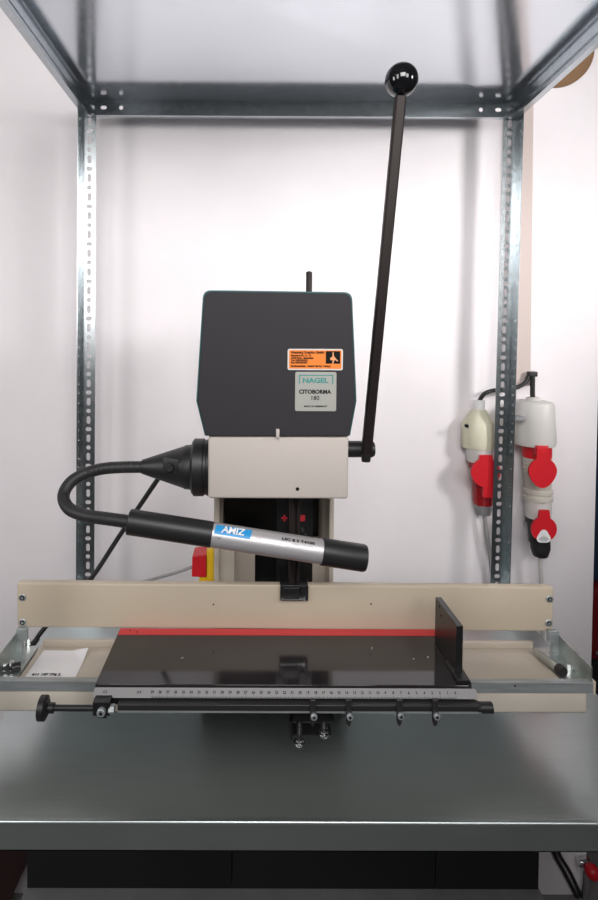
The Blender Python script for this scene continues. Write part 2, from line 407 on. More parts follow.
# --- lever
YL = .28
a = at(348, 449, YL); b = at(374, 449, YL)
sh = MB(); ra = 8.2/scl(YL)
sh.lathe((a.x-.012, YL, a.z), (b.x, YL, a.z), [(0, ra), (.94, ra), (1, ra*.85)], 32)
sh.build('lever_shaft', 'plastic', drill)
q0 = at(366.5, 452, YL-.012); q1 = at(401, 92, .192); bc = at(401.5, 80, .19)
lv = MB(); d = (q1-q0).normalized(); u = Vector((1, 0, 0)); u = (u-d*u.dot(d)).normalized(); n_ = d.cross(u)
lo = q0-d*.006
for_ = []
vs = []
for k in range(13):
    t = k/12; c_ = lo.lerp(q1+d*.014, t); wv = .0086
    for (aa, bb) in ((-1, -.55), (-.7, -.9), (.7, -.9), (1, -.55), (1, .55), (.7, .9), (-.7, .9), (-1, .55)): vs.append(c_+u*aa*wv+n_*bb*.0075)
fs = [(k*8+i, k*8+(i+1) % 8, (k+1)*8+(i+1) % 8, (k+1)*8+i) for k in range(12) for i in range(8)]+[tuple(range(8)), tuple(range(96, 104))]
lv.add(vs, fs)
o_l = lv.build('lever', 'lever', drill)
bl = MB(); bl.sphere(bc, 16.2/scl(.19), nu=48, nv=32); bl.build('ball_knob', 'ball', o_l)
cb = MB(); a = at(366, 456, YL-.012); b2 = at(366, 461.5, YL-.012); cb.cyl((a.x, YL-.012, a.z+.004), (a.x, YL-.012, b2.z), .0088, .0075, n=24); cb.build('clamp_bolt', 'plastic', o_l)
# --- spindle and presser
YS = .178
sp_ = MB(); xa = at(294, 540, YS).x
zb = at(294, 586, YS).z
sp_.cyl((xa-.003, YS, zb), (xa-.003, YS, ZH0+.01), .0052, n=24)
sp_.cyl((xa+.0065, YS+.004, zb), (xa+.0065, YS+.004, ZH0+.01), .0035, n=20)
sp_.build('spindle', 'lever', drill)
for pa, pb, mark in ((276.5, 288.5, '+'), (293, 313, 'x')):
    Yp = .215; a = at(pa, 583, Yp); b = at(pb, 499, Yp); zz = at(pa, 518, Yp).z
    mp = MB(); mp.box(a.x, b.x, Yp, Yp+.004, a.z, ZH0+.01, m=0)
    cxm = at(284.5 if mark == '+' else 302, 518, Yp).x
    if mark == '+':
        mp.box(cxm-.005, cxm+.005, Yp-.0006, Yp, zz-.0014, zz+.0014, m=1); mp.box(cxm-.0014, cxm+.0014, Yp-.0006, Yp, zz-.005, zz+.005, m=1)
    else: 
        mp.prism(rrect(cxm-.005, cxm+.005, zz-.005, zz+.005, .0014), (0, Yp-.0006, 0), (1, 0, 0), (0, 0, 1), (0, .0006, 0), m=1)
        for px, py, r in ((302.5, 530, .0028), (305.5, 535, .0022)):
            q = at(px, py, Yp); mp.cyl((q.x, Yp, q.z), (q.x, Yp-.003, q.z), r, n=14, m=2)
    mp.build('spindle_guard', ['black', 'redink', 'chrome'], drill)
pf = MB(); a = at(280, 599, .172); b = at(308, 585, .172)
pf.box(a.x, b.x, .166, .1885, a.z, b.z+.002, b=.0012)
pf.box(a.x+.004, b.x-.014, .160, .167, a.z+.006, b.z+.001, b=.001)
pf.cyl((b.x-.008, .166, b.z-.004), (b.x-.008, .1600, b.z-.004), .0045, n=20)
pf.box(a.x+.001, b.x-.007, .1640, .1665, a.z+.0025, a.z+.004, m=1)
pf.box(b.x-.007, b.x-.005, .1640, .1665, a.z+.001, a.z+.006, m=1)
pf.build('presser_foot', ['black', 'zinc'], drill)
# --- fence
fa = at(17.2, 628, YT1); fb = at(554, 585, YT1); ft = at(294, 585.6, YT1).z; f0 = at(294, 629.8, YT1).z
slope = (at(553, 586.5, YT1).z-at(22, 583.0, YT1).z)/(fb.x-fa.x)
fz = lambda v: Vector((v.x, v.y, v.z-.0042*(v.x-.06)))
fe = MB(); fe.box(fa.x, fb.x, YT1, YT1+.014, f0, ft, b=.0025, fn=fz)
for px, py in ((213.5, 604.5), (371, 604)):
    q = at(px, py, YT1); fe.cyl((q.x, YT1+.001, q.z), (q.x, YT1-.0005, q.z), .0013, n=12, m=1)
o_f = fe.build('fence', ['fence', 'ink'], drill)
for px, py in ((22.5, 597.5), (22.8, 622.3), (549.5, 599), (548.5, 623)):
    q = at(px, py, YT1); bo = MB()
    bo.lathe((q.x, YT1+.002, q.z), (q.x, YT1-.0016, q.z), [(0, .0058), (.8, .0058), (1, .0050)], 24); bo.cyl((q.x, YT1-.0013, q.z), (q.x, YT1-.0020, q.z), .0036, n=24, m=1); bo.cyl((q.x, YT1-.0013, q.z), (q.x, YT1-.0023, q.z), .0022, n=6)
    bo.build('fence_bolt', ['rail', 'ink'], o_f)
# --- table, ruler, red strip
tx0 = atz(121, 627, TZ).x-.0005; tx1 = atz(473, 685, TZ).x
tb = MB(); yt0 = atz(285, 685, TZ).y; ytr = YT1-.001
tb.prism([(tx0, yt0), (tx1-.006, yt0), (tx1, yt0+.006), (tx1, ytr), (tx0, ytr)], (0, 0, TZ), (1, 0, 0), (0, 1, 0), (0, 0, -.012))
for px, py in ((182.5, 658), (372, 648), (414, 659), (428, 657), (450, 686), (468, 681)):
    q = atz(px, py, TZ); 
    if q.y > yt0: tb.cyl((q.x, q.y, TZ-.001), (q.x, q.y, TZ+.0004), .0016, n=14, m=1)
o_t = tb.build('work_table', ['table', 'chrome'], drill, bevel=.0008)
rs = MB(); q = atz(294, 635.5, TZ); rs.box(tx0+.001, tx1-.001, q.y, ytr-.001, TZ, TZ+.0008); 
for px, py in ((130, 631), (137, 632.5)): 
    e = atz(px, py, TZ); rs.cyl((e.x, e.y, TZ), (e.x, e.y, TZ+.001), .0014, n=12, m=1)
rs.build('red_strip', ['redstrip', 'ink'], o_t, label='red strip along the rear of the black table')
ra0 = at(285, 688, yt0-.002); ra1 = at(285, 698.5, yt0-.009)
o_r = Vector((0, yt0-.002, ra0.z)); Vd = (Vector((0, yt0-.009, ra1.z))-Vector((0, yt0-.002, ra0.z))); hl = Vd.length; Vd.normalize(); Nn = Vector((0, Vd.z, -Vd.y)); 
if Nn.y > 0: Nn = -Nn
xl = at(94, 692, yt0-.005).x; xr = at(477, 692, yt0-.005).x
ru = MB(); ru.prism(rrect(xl, xr, 0, hl, .002), o_r, (1, 0, 0), Vd, -Nn*.0025, m=0)
fr = lambda ux, vd: o_r+Vector((ux, 0, 0))+Vd*vd+Nn*.0002
u20 = at(300, 693, yt0-.005).x; u0_ = at(455.3, 693, yt0-.005).x; pt = (u0_-u20)/20
for k in range(0, 40):
    x = u0_-pt*k
    ru.text(str(k), .0043, (lambda a, b, x=x: fr(x+a, hl*.44-b)), 1, bold=.00012)
    for j in range(10):
        xx = x-pt*j/10; L = .0032 if j == 0 else .0024 if j == 5 else .0015
        if k == 39 and j: break
        ru.add([fr(xx-.0002, hl), fr(xx+.0002, hl), fr(xx+.0002, hl-L), fr(xx-.0002, hl-L)], [(0, 1, 2, 3)], 1)
for px, s_ in ((105, 'A3'), (139, 'A4')):
    x = at(px, 693, yt0-.005).x; ru.text(s_, .0052, (lambda a, b, x=x: fr(x+a, hl*.44-b)), 1)
ru.build('ruler', ['ruler', 'ink'], o_t, label='silver ruler with black numbers along the table front')
ap = MB(); zA = at(285, 703, yt0).z
ap.box(xl+.002, xr-.002, yt0-.004, yt0+.006, zA, TZ-.013); ap.box(tx0+.006, tx1-.002, yt0+.006, ytr, TZ-.024, TZ-.0125); ap.build('table_support', 'black', o_t)
# side stop plate
sp = MB(); xa = at(456.3, 650, .055).x; xb = at(463, 650, .055).x
ya, yb = .0555, .1405
zf = at(458, 626, ya).z; zr = at(437, 597, yb).z
sp.prism([(ya, TZ+.006), (ya, zf), (yb, zr), (yb, TZ+.001), (ya+.02, TZ+.001)], (xa, 0, 0), (0, 1, 0), (0, 0, 1), (xb-xa, 0, 0))
for yy, zz in ((.115, .205), (.122, .215)): sp.cyl((xa+.0005, yy, zz), (xa-.0006, yy, zz), .0018, n=12, m=1)
sp.cyl((xa+.003, ya+.03, TZ), (xa+.003, ya+.03, TZ+.002), .003, m=2)
o_s = sp.build('side_stop', ['black', 'ink', 'chrome'], drill, bevel=.0006)
MB().box(xa-.004, xb+.004, yt0+.002, ya+.03, TZ+.0003, TZ+.006, b=.0008).build('stop_foot', 'black', o_s)
# --- guide bar under the ruler
YG = .022
gp = lambda px, py: at(px, py, YG)
gb = MB(); a = gp(118, 702.5); b = gp(480, 711)
gb.box(a.x, b.x, YG-.004, YG+.008, b.z+.0012, a.z, b=.0012, m=0); gb.box(a.x, b.x, YG-.0045, YG+.004, b.z-.0006, b.z+.0014, m=1)
gb.cyl((gp(480, 708).x-.004, YG+.002, gp(480, 708.5).z), (gp(492.5, 708).x, YG+.002, gp(480, 708.5).z), 5.4/scl(YG), n=28, m=2)
o_g = gb.build('guide_bar', ['darksteel', 'rail', 'plastic'], drill)
rd = MB(); z = gp(70, 708).z
rd.cyl((gp(44, 708).x, YG, z), (gp(104, 708).x, YG, z), 3.0/scl(YG), n=20)
rd.cyl((gp(49, 708).x, YG, z), (gp(54, 708).x, YG, z), 5/scl(YG), n=24)
rd.build('adjusting_rod', 'plastic', o_g)
kn = MB(); kn.lathe((gp(39.5, 708).x, YG, z), (gp(47.5, 708).x, YG, z), [(0, .0115), (.08, .0148), (.8, .0148), (.9, .012), (1, .011)], 36); kn.build('knob', 'plastic', o_g)
cl = MB(); a = gp(94, 716); b = gp(111, 699); cl.box(a.x, b.x, YG-.006, YG+.008, a.z+.004, b.z, b=.001)
q = gp(103, 716); cl.box(q.x-.0055, q.x+.0055, YG-.005, YG+.005, q.z, q.z+.01, b=.001)
q = gp(103, 708); cl.lathe((q.x, YG-.005, q.z), (q.x, YG-.011, q.z), [(0, .0055), (.8, .0055), (1, .0045)], 24, m=1); cl.cyl((q.x, YG-.0108, q.z), (q.x, YG-.0113, q.z), .0025, n=6, m=0)
q = gp(112, 708); cl.cyl((q.x-.003, YG-.002, q.z), (q.x+.004, YG-.002, q.z), .006, n=6, m=1)
cl.build('rod_clamp', ['black', 'rail'], o_g)
for px, py in ((313, 715.6), (348.8, 715.6), (399.7, 715), (435.5, 715.3)):
    q = at(px, py, YG-.008); sc_ = scl(YG-.008); c = MB()
    top = at(px, 700, YG-.008).z-q.z
    c.prism([(-.0036, top), (.0036, top), (.0036, -.006), (.002, -.012), (0, -.0150), (-.0026, -.012), (-.0036, -.006)], (q.x, YG-.0085, q.z), (1, 0, 0), (0, 0, 1), (0, .004, 0))
    c.build('stop_finger', 'darksteel', o_g, bevel=.0006)
    c = MB(); c.lathe((q.x+.001, YG-.0085, q.z), (q.x+.001, YG-.0125, q.z), [(0, .0042), (.8, .0042), (1, .0035)], 20); c.cyl((q.x+.001, YG-.0124, q.z), (q.x+.001, YG-.0128, q.z), .0018, n=6, m=1)
    c.build('finger_screw', ['rail', 'ink'], o_g)
# --- base pan, trays and rails
YR = .085
pz0 = at(580, 714.5, YR+.003).z; rz0 = at(300, 692, YR).z; rz1 = at(300, 682.3, YR).z
px1 = at(588.5, 705, YR+.003).x; X_L = fa.x-.001; X_R = fb.x+.008
MB().box(X_L-.03, px1, YR+.003, .19, pz0, rz0, b=.005).build('base_pan', 'pan', drill)
bp_ = MB(); bp_.box(at(50, 634, .3).x, X_R-.02, .192, .40, pz0+.004, pz0+.010); bp_.build('added_base_plate', 'galv_shelf', drill)  # added plate, keeps the bright wall reflection off the shelf
MB().box(XC0-.02, XC1+.02, .24, .48, .0005, pz0+.0035, b=.003).build('pedestal', 'black', drill)
fr_ = MB(); fr_.box(X_L, X_R, YR, YR+.010, rz1-.0015, rz1); fr_.box(X_L, X_R, YR, YR+.0018, rz0, rz1-.0015)
fr_.cyl((at(515, 683, YR).x, YR, rz1-.004), (at(515, 683, YR).x, YR-.0006, rz1-.004), .0012, n=10, m=1)
fr_.build('front_rail', ['rail', 'ink'], drill)
tz = rz1-.0105
for s_, name in ((-1, 'tray'), (1, 'tray')):
    xo, xi = (X_L+.032, tx0+.02) if s_ < 0 else (X_R-.032, tx1-.02)
    xa, xb = sorted((xo, xi)); t = MB()
    t.box(xa, xb, YR+.011, .196, tz-.003, tz)
    t.box(xa+.004, xb, .186, .193, tz, tz+.011, b=.001)
    e = .012; xa2, xb2 = (xa+.012, xb) if s_ < 0 else (xa, xb-.012)
    t.box(xa2, xb2, YR+.014, .176, tz, tz+.0012)
    t.build(name, 'tray', drill)
    # side rail: L section with an upright outer leg
    r = MB(); o_ = X_L if s_ < 0 else X_R
    xa, xb = sorted((o_, o_-s_*.0022)); r.box(xa, xb, YR+.002, YT1+.012, tz, .1465)
    xa, xb = sorted((o_, o_-s_*.030)); r.box(xa, xb, YR+.002, YT1+.012, tz, tz+.0022)
    o_rail = r.build('side_rail', 'zinc', drill)
    xa, xb = sorted((o_-s_*.005, o_-s_*.019)); b = MB()
    b.box(xa, xb, YT1-.008, YT1-.0002, at(548, 643, YT1-.008).z, f0+.004, b=.0008); xa, xb = sorted((o_-s_*.0015, o_-s_*.010)); b.box(xa, xb, YT1-.006, YT1+.004, tz+.002, f0+.001)
    b.build('fence_bracket', 'rail', o_rail)
    if s_ < 0:
        q = atz(10, 668, tz+.006); k = MB()
        k.cyl((q.x+.003, q.y, tz+.006), (q.x+.014, q.y+.004, tz+.006), .0065, n=20, m=1); k.cyl((q.x-.016, q.y-.002, tz+.006), (q.x+.003, q.y, tz+.006), .003, n=14, m=1)
        k.cyl((q.x, q.y+.004, tz+.002), (q.x, q.y+.004, tz+.014), .0048, n=6); k.cyl((q.x-.009, q.y+.002, tz+.002), (q.x-.009, q.y+.002, tz+.012), .004, n=6)
        k.build('clamp_screw', ['chrome', 'plastic'], o_rail)
        q = atz(29, 641, tz+.006); k = MB(); k.cyl((q.x, q.y-.004, tz+.0022), (q.x, q.y-.004, tz+.012), .004, n=6); k.build('clamp_screw', 'chrome', o_rail)
    else:
        a = atz(562, 672, tz+.008); b = atz(551, 648, tz+.008); k = MB()
        k.cyl((a.x, a.y, tz+.0085), (a.x-.012, YT1-.01, tz+.0085), .006, n=24); k.cyl((a.x+.001, a.y-.002, tz+.0085), (a.x-.001, a.y+.008, tz+.0085), .0075, n=24, m=1)
        k.build('clamp_rod', ['zinc', 'rubber'], o_rail)
        k = MB(); q = atz(569, 668, tz+.006); k.cyl((q.x, q.y, tz+.0022), (q.x, q.y, tz+.013), .0042, n=6); k.cyl((q.x+.003, q.y, tz+.006), (q.x+.014, q.y, tz+.006), .002, n=12)
        k.build('clamp_screw', 'chrome', o_rail)
    ec = MB(); xa, xb = sorted((o_+s_*.0005, o_+s_*.004)); ec.box(xa, xb, YR-.001, YR+.012, rz0-.002, rz1+.003, b=.001); ec.build('rail_end_cap', 'tray', drill)
# --- height stops below the bar
YB = .045
br = MB(); a = at(290, 742, YB); b = at(333, 712, YB)
br.box(a.x, b.x, YB, YB+.06, b.z-.004, rz0-.012, b=.001)
br.box(a.x, a.x+.003, YB, YB+.03, a.z+.004, b.z); br.box(a.x, b.x, YB+.01, YB+.03, a.z+.0015, a.z+.004)
br.build('stop_bracket', 'black', drill)
for px, py0, py1 in ((299.5, 716, 747), (324, 714, 738)):
    a = at(px, py0, YB+.01); b = at(px, py1, YB+.01); bo = MB(); Y_ = YB+.01
    bo.cyl((a.x, Y_, a.z), (a.x, Y_, b.z), .0035, n=18)
    for k in range(7): 
        zz = a.z-(a.z-b.z)*(.15+.06*k); bo.lathe((a.x, Y_, zz), (a.x, Y_, zz-.0016), [(0, .0035), (.5, .0043), (1, .0035)], 18, caps=False)
    nu_ = MB()
    for zz in (b.z+.002, b.z+.0085): nu_.lathe((a.x, Y_, zz), (a.x, Y_, zz+.0036), [(0, .0045), (.15, .0056), (.85, .0056), (1, .0045)], 6)
    nu_.lathe((a.x, Y_, b.z+.0066), (a.x, Y_, b.z+.0076), [(0, .0075), (1, .0075)], 20)
    nu_.build('stop_nut', 'chrome', bo.build('stop_bolt', 'darksteel', drill))
# --- emergency switch on the column flank
YE = .30
sw = MB(); a = at(207.5, 582, YE); b = at(215, 546, YE)
sw.box(a.x, XC0-.0005, YE-.02, YE+.03, a.z, b.z, b=.001); a2 = at(200, 582, YE); b2 = at(209, 571, YE); sw.box(a2.x, b2.x, YE-.018, YE+.02, a2.z, b2.z, b=.001)
o_sw = sw.build('emergency_switch', 'yellow', drill, label='yellow switch plate with red flap on the column')
a = at(193, 572, YE); b = at(207.3, 550, YE)
MB().prism([(a.x, a.z+.001), (b.x, a.z-.000), (b.x, b.z), (a.x+.001, b.z-.003)], (0, YE-.022, 0), (1, 0, 0), (0, 0, 1), (0, .042, 0)).build('red_flap', 'red', o_sw, bevel=.0012)
cb = MB(); cb.tube(smoothpath([at(195, 566, YE+.01), at(178, 572, YE+.02), at(150, 580, YE+.06), at(128, 588, YE+.1), (at(110, 604, .46).x, .46, .004), (at(92, 604, .5).x, .52, .004)]), .0028, 10); cb.build('switch_cable', 'greycable', o_sw)

# ------------------------------------------------------------------ gooseneck work lamp
YN = .20
lamp = thing('gooseneck_lamp', 'silver and black tube lamp on a black gooseneck at the side of the machine', 'lamp', at(208, 467, YN))
ax = lambda px, py=467: at(px, py, YN)
XB = at(208, 470, .133).x-.0005
z = ax(200).z; k = 1/scl(YN)
fl = MB(); fl.lathe((ax(192.5).x, YN, z), (XB, YN, z), [(0, 26*k), (.12, 28.5*k), (.62, 28.5*k), (.66, 27.3*k), (.8, 27.3*k), (.84, 28.3*k), (.97, 28.3*k), (1, 27*k)], 56); fl.build('mounting_flange', 'plastic', lamp)
co = MB(); co.lathe((ax(141.5).x, YN, z), (ax(192.6).x, YN, z), [(0, 6*k), (.01, 7*k), (.84, 21*k), (.86, 21.8*k), (1, 22.4*k)], 56)
for ang in (-.05,): 
    pass
o_co = co.build('cone', 'plastic', lamp)
sw = MB(); q = at(171, 466, YN-.02); sw.box(at(163, 467, YN-.026).x, at(180, 467, YN-.026).x, YN-.03, YN-.008, at(170, 473, YN-.026).z, at(170, 459, YN-.026).z, b=.002)
sw.lathe((q.x, YN-.029, q.z), (q.x, YN-.036, q.z), [(0, .0075), (.5, .007), (1, .005)], 24); sw.build('toggle_switch', 'rubber', o_co)
YA = .112
gpath = [(143, 467, YN), (120, 467.3, YN), (100, 469.2, YN), (83, 474.5, .195), (70, 483, .186), (63.5, 496, .172), (69, 508.5, .152), (85, 515.3, .135), (106, 518.6, .12), (135, 522.5, YA)]
path = smoothpath([at(*p) for p in gpath], 26)
rf = lambda t: .0094+(.0004*math.sin(t*560) if t < .3 else .00012*math.sin(t*300))
MB().tube(path, .0094, 18, rf=rf).build('gooseneck', 'rubber', lamp)
PL = at(128.5, 521.7, YA); PR = at(365.5, 558.3, YA); ta = (PR-PL); TLn = ta.length; ta.normalize()
RT = 12.8/scl(YA)
fr_t = lambda px: (px-128.5)/(365.5-128.5)
pos = lambda px: PL+ta*TLn*fr_t(px)
up_t = Vector((0, 0, 1)); up_t = (up_t-ta*up_t.dot(ta)).normalized(); fw_t = ta.cross(up_t)
if fw_t.y > 0: fw_t = -fw_t
def on_tube(u, ang, r=RT): return PL+ta*u+fw_t*(r*math.cos(ang))+up_t*(r*math.sin(ang))
MB().lathe(pos(128.5), pos(212), [(0, RT*.9), (.01, RT*1.0), (1, RT*1.0)], 56).build('rear_sleeve', 'plastic', lamp)
MB().lathe(pos(321.5), pos(365.5), [(0, RT*1.05), (.95, RT*1.05), (1, RT*.98)], 56).build('end_cap', 'plastic', lamp)
tu = MB(); tu.lathe(pos(210), pos(323), [(0, RT*.97), (1, RT*.97)], 64)
ue = lambda px: TLn*fr_t(px)
def patch(u0, u1, a0, a1, m, r, nu=10, na=8, skew=0.):
    vs = []; fs = []
    for i in range(nu+1):
        for j in range(na+1):
            a = a0+(a1-a0)*j/na; vs.append(on_tube(u0+(u1-u0)*i/nu+skew*j/na, a, r))
    for i in range(nu):
        for j in range(na): fs.append((i*(na+1)+j, (i+1)*(na+1)+j, (i+1)*(na+1)+j+1, i*(na+1)+j+1))
    tu.add(vs, fs, m, True)
r1 = RT*.97
patch(ue(213.5), ue(249), .45, 1.28, 1, r1+.0003, 14, 16, skew=.002)
mid = (ue(213.5)+ue(249))/2; 
tu.text('AMIZ', .0135, lambda a, b: on_tube(mid+a+b*.15+.001, .86+b/RT, r1+.0018), 2, xs=1.0, bold=.0004)
tu.text('LSC 8 5 T4100', .0058, lambda a, b: on_tube(ue(296)+a, .88+b/RT, r1+.0006), 3, xs=1.35, bold=.0002)
tu.text('NORD 230V 50Hz', .0034, lambda a, b: on_tube(ue(301)+a, .58+b/RT, r1+.0004), 4, xs=1.2)
tu.text('T. 9', .0034, lambda a, b: on_tube(ue(257)+a, .60+b/RT, r1+.0003), 5, xs=1.2)
tu.text('• 11W', .0045, lambda a, b: on_tube(ue(217)+a, .16+b/RT, r1+.0003), 3, xs=1.)
for yy in (.75, .42): tu.text('+', .004, lambda a, b: on_tube(ue(317)+a, yy+b/RT, r1+.0003), 4)
patch(ue(211), ue(322.5), -.30, -.26, 4, r1+.0002, 4, 1)
tu.build('lamp_tube', ['alu', 'blue', 'white', 'ink', 'greyink', 'redink'], lamp, label='satin silver tube with blue logo and black print')

# ------------------------------------------------------------------ power cable of the machine
cab = MB(); pts = [at(172, 460, .36), at(158, 479, .38), at(122, 532, .42), at(90, 580, .44), at(62, 608, .44), at(43, 630, .42), at(34, 642, .40), (at(26, 650, .36).x, .36, .0055), (-.45, .40, .0055)]
cab.tube(smoothpath(pts, 10), .0048, 12)
tag(cab.build('power_cable', 'rubber'), 'black power cable slanting down behind the machine to the shelf', 'cable')

# ------------------------------------------------------------------ paper sheet on the tray
tzp = tz+.0013
A, B, Cc, D_ = atz(24.5, 678, tzp), atz(75, 678.4, tzp), atz(88.5, 651, tzp), atz(44, 650.5, tzp)
ps = MB(); nu, nv = 16, 12; vs = []
for i in range(nu+1):
    for j in range(nv+1):
        s1, t1 = i/nu, j/nv; p = A.lerp(B, s1).lerp(D_.lerp(Cc, s1), t1)
        curl = max(0, s1*.62+t1*.62-1.02)*.02; p = p+Vector((0, 0, .0004+curl+.0006*max(0, math.sin(s1*5+t1*3))))
        vs.append(p)
fs = [(i*(nv+1)+j, (i+1)*(nv+1)+j, (i+1)*(nv+1)+j+1, i*(nv+1)+j+1) for i in range(nu) for j in range(nv)]
ps.add(vs, fs, 0, True); ps.add([v-Vector((0, 0, .0002)) for v in vs], [f[::-1] for f in fs], 0, True)
ed = (B-A).normalized()
ps.text('611 197 776 2', .0062, lambda a, b: A.lerp(B, .40)+ed*a+Vector((0, .0060+b*1.2, .0016)), 1, xs=1.15, bold=.0003)
tag(ps.build('paper_sheet', ['paper', 'ink']), 'white sheet of paper with a curled corner lying on the beige tray', 'paper')

# ------------------------------------------------------------------ wall sockets
def px_lathe(mb, Yc, prof, n=40, m=0, flat=1.):        # rows of (py, px_left, px_right), an upright round body centred at depth Yc
    k = 1/scl(Yc); vs = []; fs = []
    for py, pl, pr in prof:
        c = at((pl+pr)/2, py, Yc); r = (pr-pl)/2*k
        for i in range(n):
            a = 2*PI*i/n; vs.append(Vector((c.x+r*math.cos(a), Yc+r*flat*math.sin(a), c.z)))
    for q in range(len(prof)-1):
        for i in range(n):
            j = (i+1) % n; fs.append((q*n+i, q*n+j, (q+1)*n+j, (q+1)*n+i))
    mb.add(vs, fs, m, True); mb.add(vs[:n], [tuple(range(n))], m); mb.add(vs[-n:], [tuple(range(n))[::-1]], m)
def lid(mb, cx, cy_, rx, Y, tabw, tabtop, taper=.0, m=0, vs_=1.0, th=.006):
    k = 1/scl(Y); c = at(cx, cy_, Y); poly = []
    for i in range(41):
        a = math.radians(118+304*i/40); rr = rx*k
        y = math.sin(a)*rr*(vs_ if math.sin(a) < 0 else 1); x = math.cos(a)*rr*(1-taper*max(0, -y/rr))
        poly.append((x, y))
    poly += [(tabw/2*k, (cy_-tabtop)*k), (-tabw/2*k, (cy_-tabtop)*k)]
    W = Vector((0, th, 0)); mb.prism(poly, (c.x, Y, c.z), (1, 0, 0), (0, 0, 1), W, m=m)
def housing(mb, Yf, outline, m=0):
    pl = [at(px, py, Yf) for px, py in outline]
    mb.prism([(p.x, p.z) for p in pl], (0, Yf, 0), (1, 0, 0), (0, 0, 1), (0, WY-Yf, 0), m=m)
# ivory socket partly behind the post
ws = thing('wall_socket', 'ivory wall socket with red lid, partly hidden by the perforated post', 'socket', at(478, 430, WY), 'industrial sockets on the wall')
h = MB(); Yc = .625
px_lathe(h, .644, [(409, 474, 484), (409.3, 472.5, 485.5), (423, 462.5, 493.5), (443, 462, 494.5), (447, 462.3, 494)], flat=.88)
q = at(467, 426, .618); h.lathe((q.x, .624, q.z), (q.x, .6165, q.z), [(0, .004), (1, .004)], 16, m=1)
h.build('housing', ['ivory', 'ink'], ws)
h = MB(); px_lathe(h, .645, [(400, 474.5, 484), (401, 474, 484.5), (409.5, 474, 484.5)], 12); h.build('cable_gland', 'white', ws)
h = MB(); px_lathe(h, .645, [(446.5, 466, 493), (461, 467, 493)]); h.build('socket_collar', 'lightgrey', ws)
h = MB(); px_lathe(h, .645, [(461, 469, 493), (466, 469, 493), (467, 472, 493), (470, 472, 493)]); h.build('socket_rim', 'darkred', ws)
h = MB(); lid(h, 486, 473, 14.8, .6065, 12, 455, .1); b = at(483, 498, .607); t_ = at(495, 478, .607); h.box(b.x, t_.x, .607, .613, b.z, t_.z, b=.001); h.build('lid', 'red', ws)
pl = thing('power_plug', 'dark red plug with grey end cap in the ivory socket behind the post', 'plug', at(482, 504, .63), 'industrial plugs')
h = MB(); px_lathe(h, .645, [(470.2, 472.5, 492.5), (500, 473, 492.5), (504, 474, 492)]); h.build('plug_body', 'darkred', pl)
h = MB(); px_lathe(h, .645, [(504.2, 474.5, 491.5), (509, 475, 491.5), (514, 477, 490)]); h.build('plug_cap', 'midgrey', pl)
h = MB(); h.tube(smoothpath([at(484, 513, .645), at(487, 535, .645), at(491, 562, .648), at(494, 600, .655), (at(496, 640, .657).x, .657, at(496, 640, .657).z), (at(496, 640, .657).x+.02, .657, -.3), (at(496, 640, .657).x, .657, FZ+.03)], 10), .0048, 10); h.build('cable', 'greycable', pl)
# light grey socket
ws = thing('wall_socket', 'light grey round wall socket with red collar beside the cable duct', 'socket', at(534, 425, WY), 'industrial sockets on the wall')
h = MB()
px_lathe(h, .628, [(400.5, 520, 546), (401.8, 516.5, 551), (405, 515, 552.5), (420, 514.5, 553), (441, 513.5, 554), (444, 514.5, 553)], flat=1.05)
for pa, pb in ((516, 526), (550.5, 553)): a = at(pa, 421, .584 if pa < 530 else .61); b = at(pb, 417, .584 if pa < 530 else .61); h.box(a.x, b.x, (.586 if pa < 530 else .612), .62, a.z, b.z, m=1, b=.001)
h.build('housing', ['lightgrey', 'midgrey'], ws)
h = MB(); px_lathe(h, .635, [(397, 528, 539), (398, 526.5, 540), (401, 526.5, 540)], 24); h.build('cable_gland', 'lightgrey', ws)
h = MB(); px_lathe(h, .625, [(444.2, 523, 550.5), (457, 523.5, 550.5)]); h.build('socket_collar', 'red', ws)
h = MB(); lid(h, 543, 472, 14.3, .570, 12, 453, .16, vs_=1.14); a = at(537, 456, .574); b = at(549, 446, .574); h.box(a.x, b.x, .5745, .592, a.z, b.z, b=.001); h.build('lid', 'red', ws)
ad = thing('plug_adapter', 'ribbed beige grey plug adapter hanging from the light grey socket', 'plug adapter', at(538, 500, .625))
h = MB(); prof = [(457.2, 524, 550.5)]
for i in range(6): prof += [(459+i*2.4, 523.2+i*.2, 550.8), (460.2+i*2.4, 524+i*.2, 550)]
prof += [(474, 525, 550), (488, 526, 550), (489, 524.5, 551.5), (492, 524.5, 551.5), (493, 525.5, 550.8), (495, 525.5, 550.8), (495.6, 524, 551.6), (499, 524, 551.6)]
px_lathe(h, .625, prof); h.build('adapter_body', 'ribgrey', ad)
h = MB(); px_lathe(h, .625, [(499.2, 526, 550.5), (517, 526.3, 550)]); h.build('adapter_socket', 'lightgrey', ad)
h = MB(); lid(h, 544.3, 529.5, 12.8, .575, 9.5, 510, .02)
h.build('lid', 'red', ad)
h = MB(); q = at(543.8, 537, .5745); tri = []
for i in range(30):
    a = 2*PI*i/30; r = (6.6+.9*math.cos(3*(a-PI/2)))/scl(.5745); tri.append((r*math.cos(a)*1.02, r*math.sin(a)))
h.prism(tri, (q.x, .5745, q.z), (1, 0, 0), (0, 0, 1), (0, .0006, 0), m=0)
h.text('!', .008, lambda a, b: Vector((q.x+a, .5742, q.z+.003+b)), 1)
for i, w_ in enumerate((.007, .010, .012, .008)): h.box(q.x-w_, q.x+w_, .5742, .5744, q.z-.001-.003*i, q.z+.0006-.003*i, m=2)
h.build('warning_label', ['white', 'ink', 'greyink'], ad, label='white rounded triangular label on the red lid')
pl = thing('power_plug', 'black plug with pale cable below the ribbed adapter', 'plug', at(540, 550, .625), 'industrial plugs')
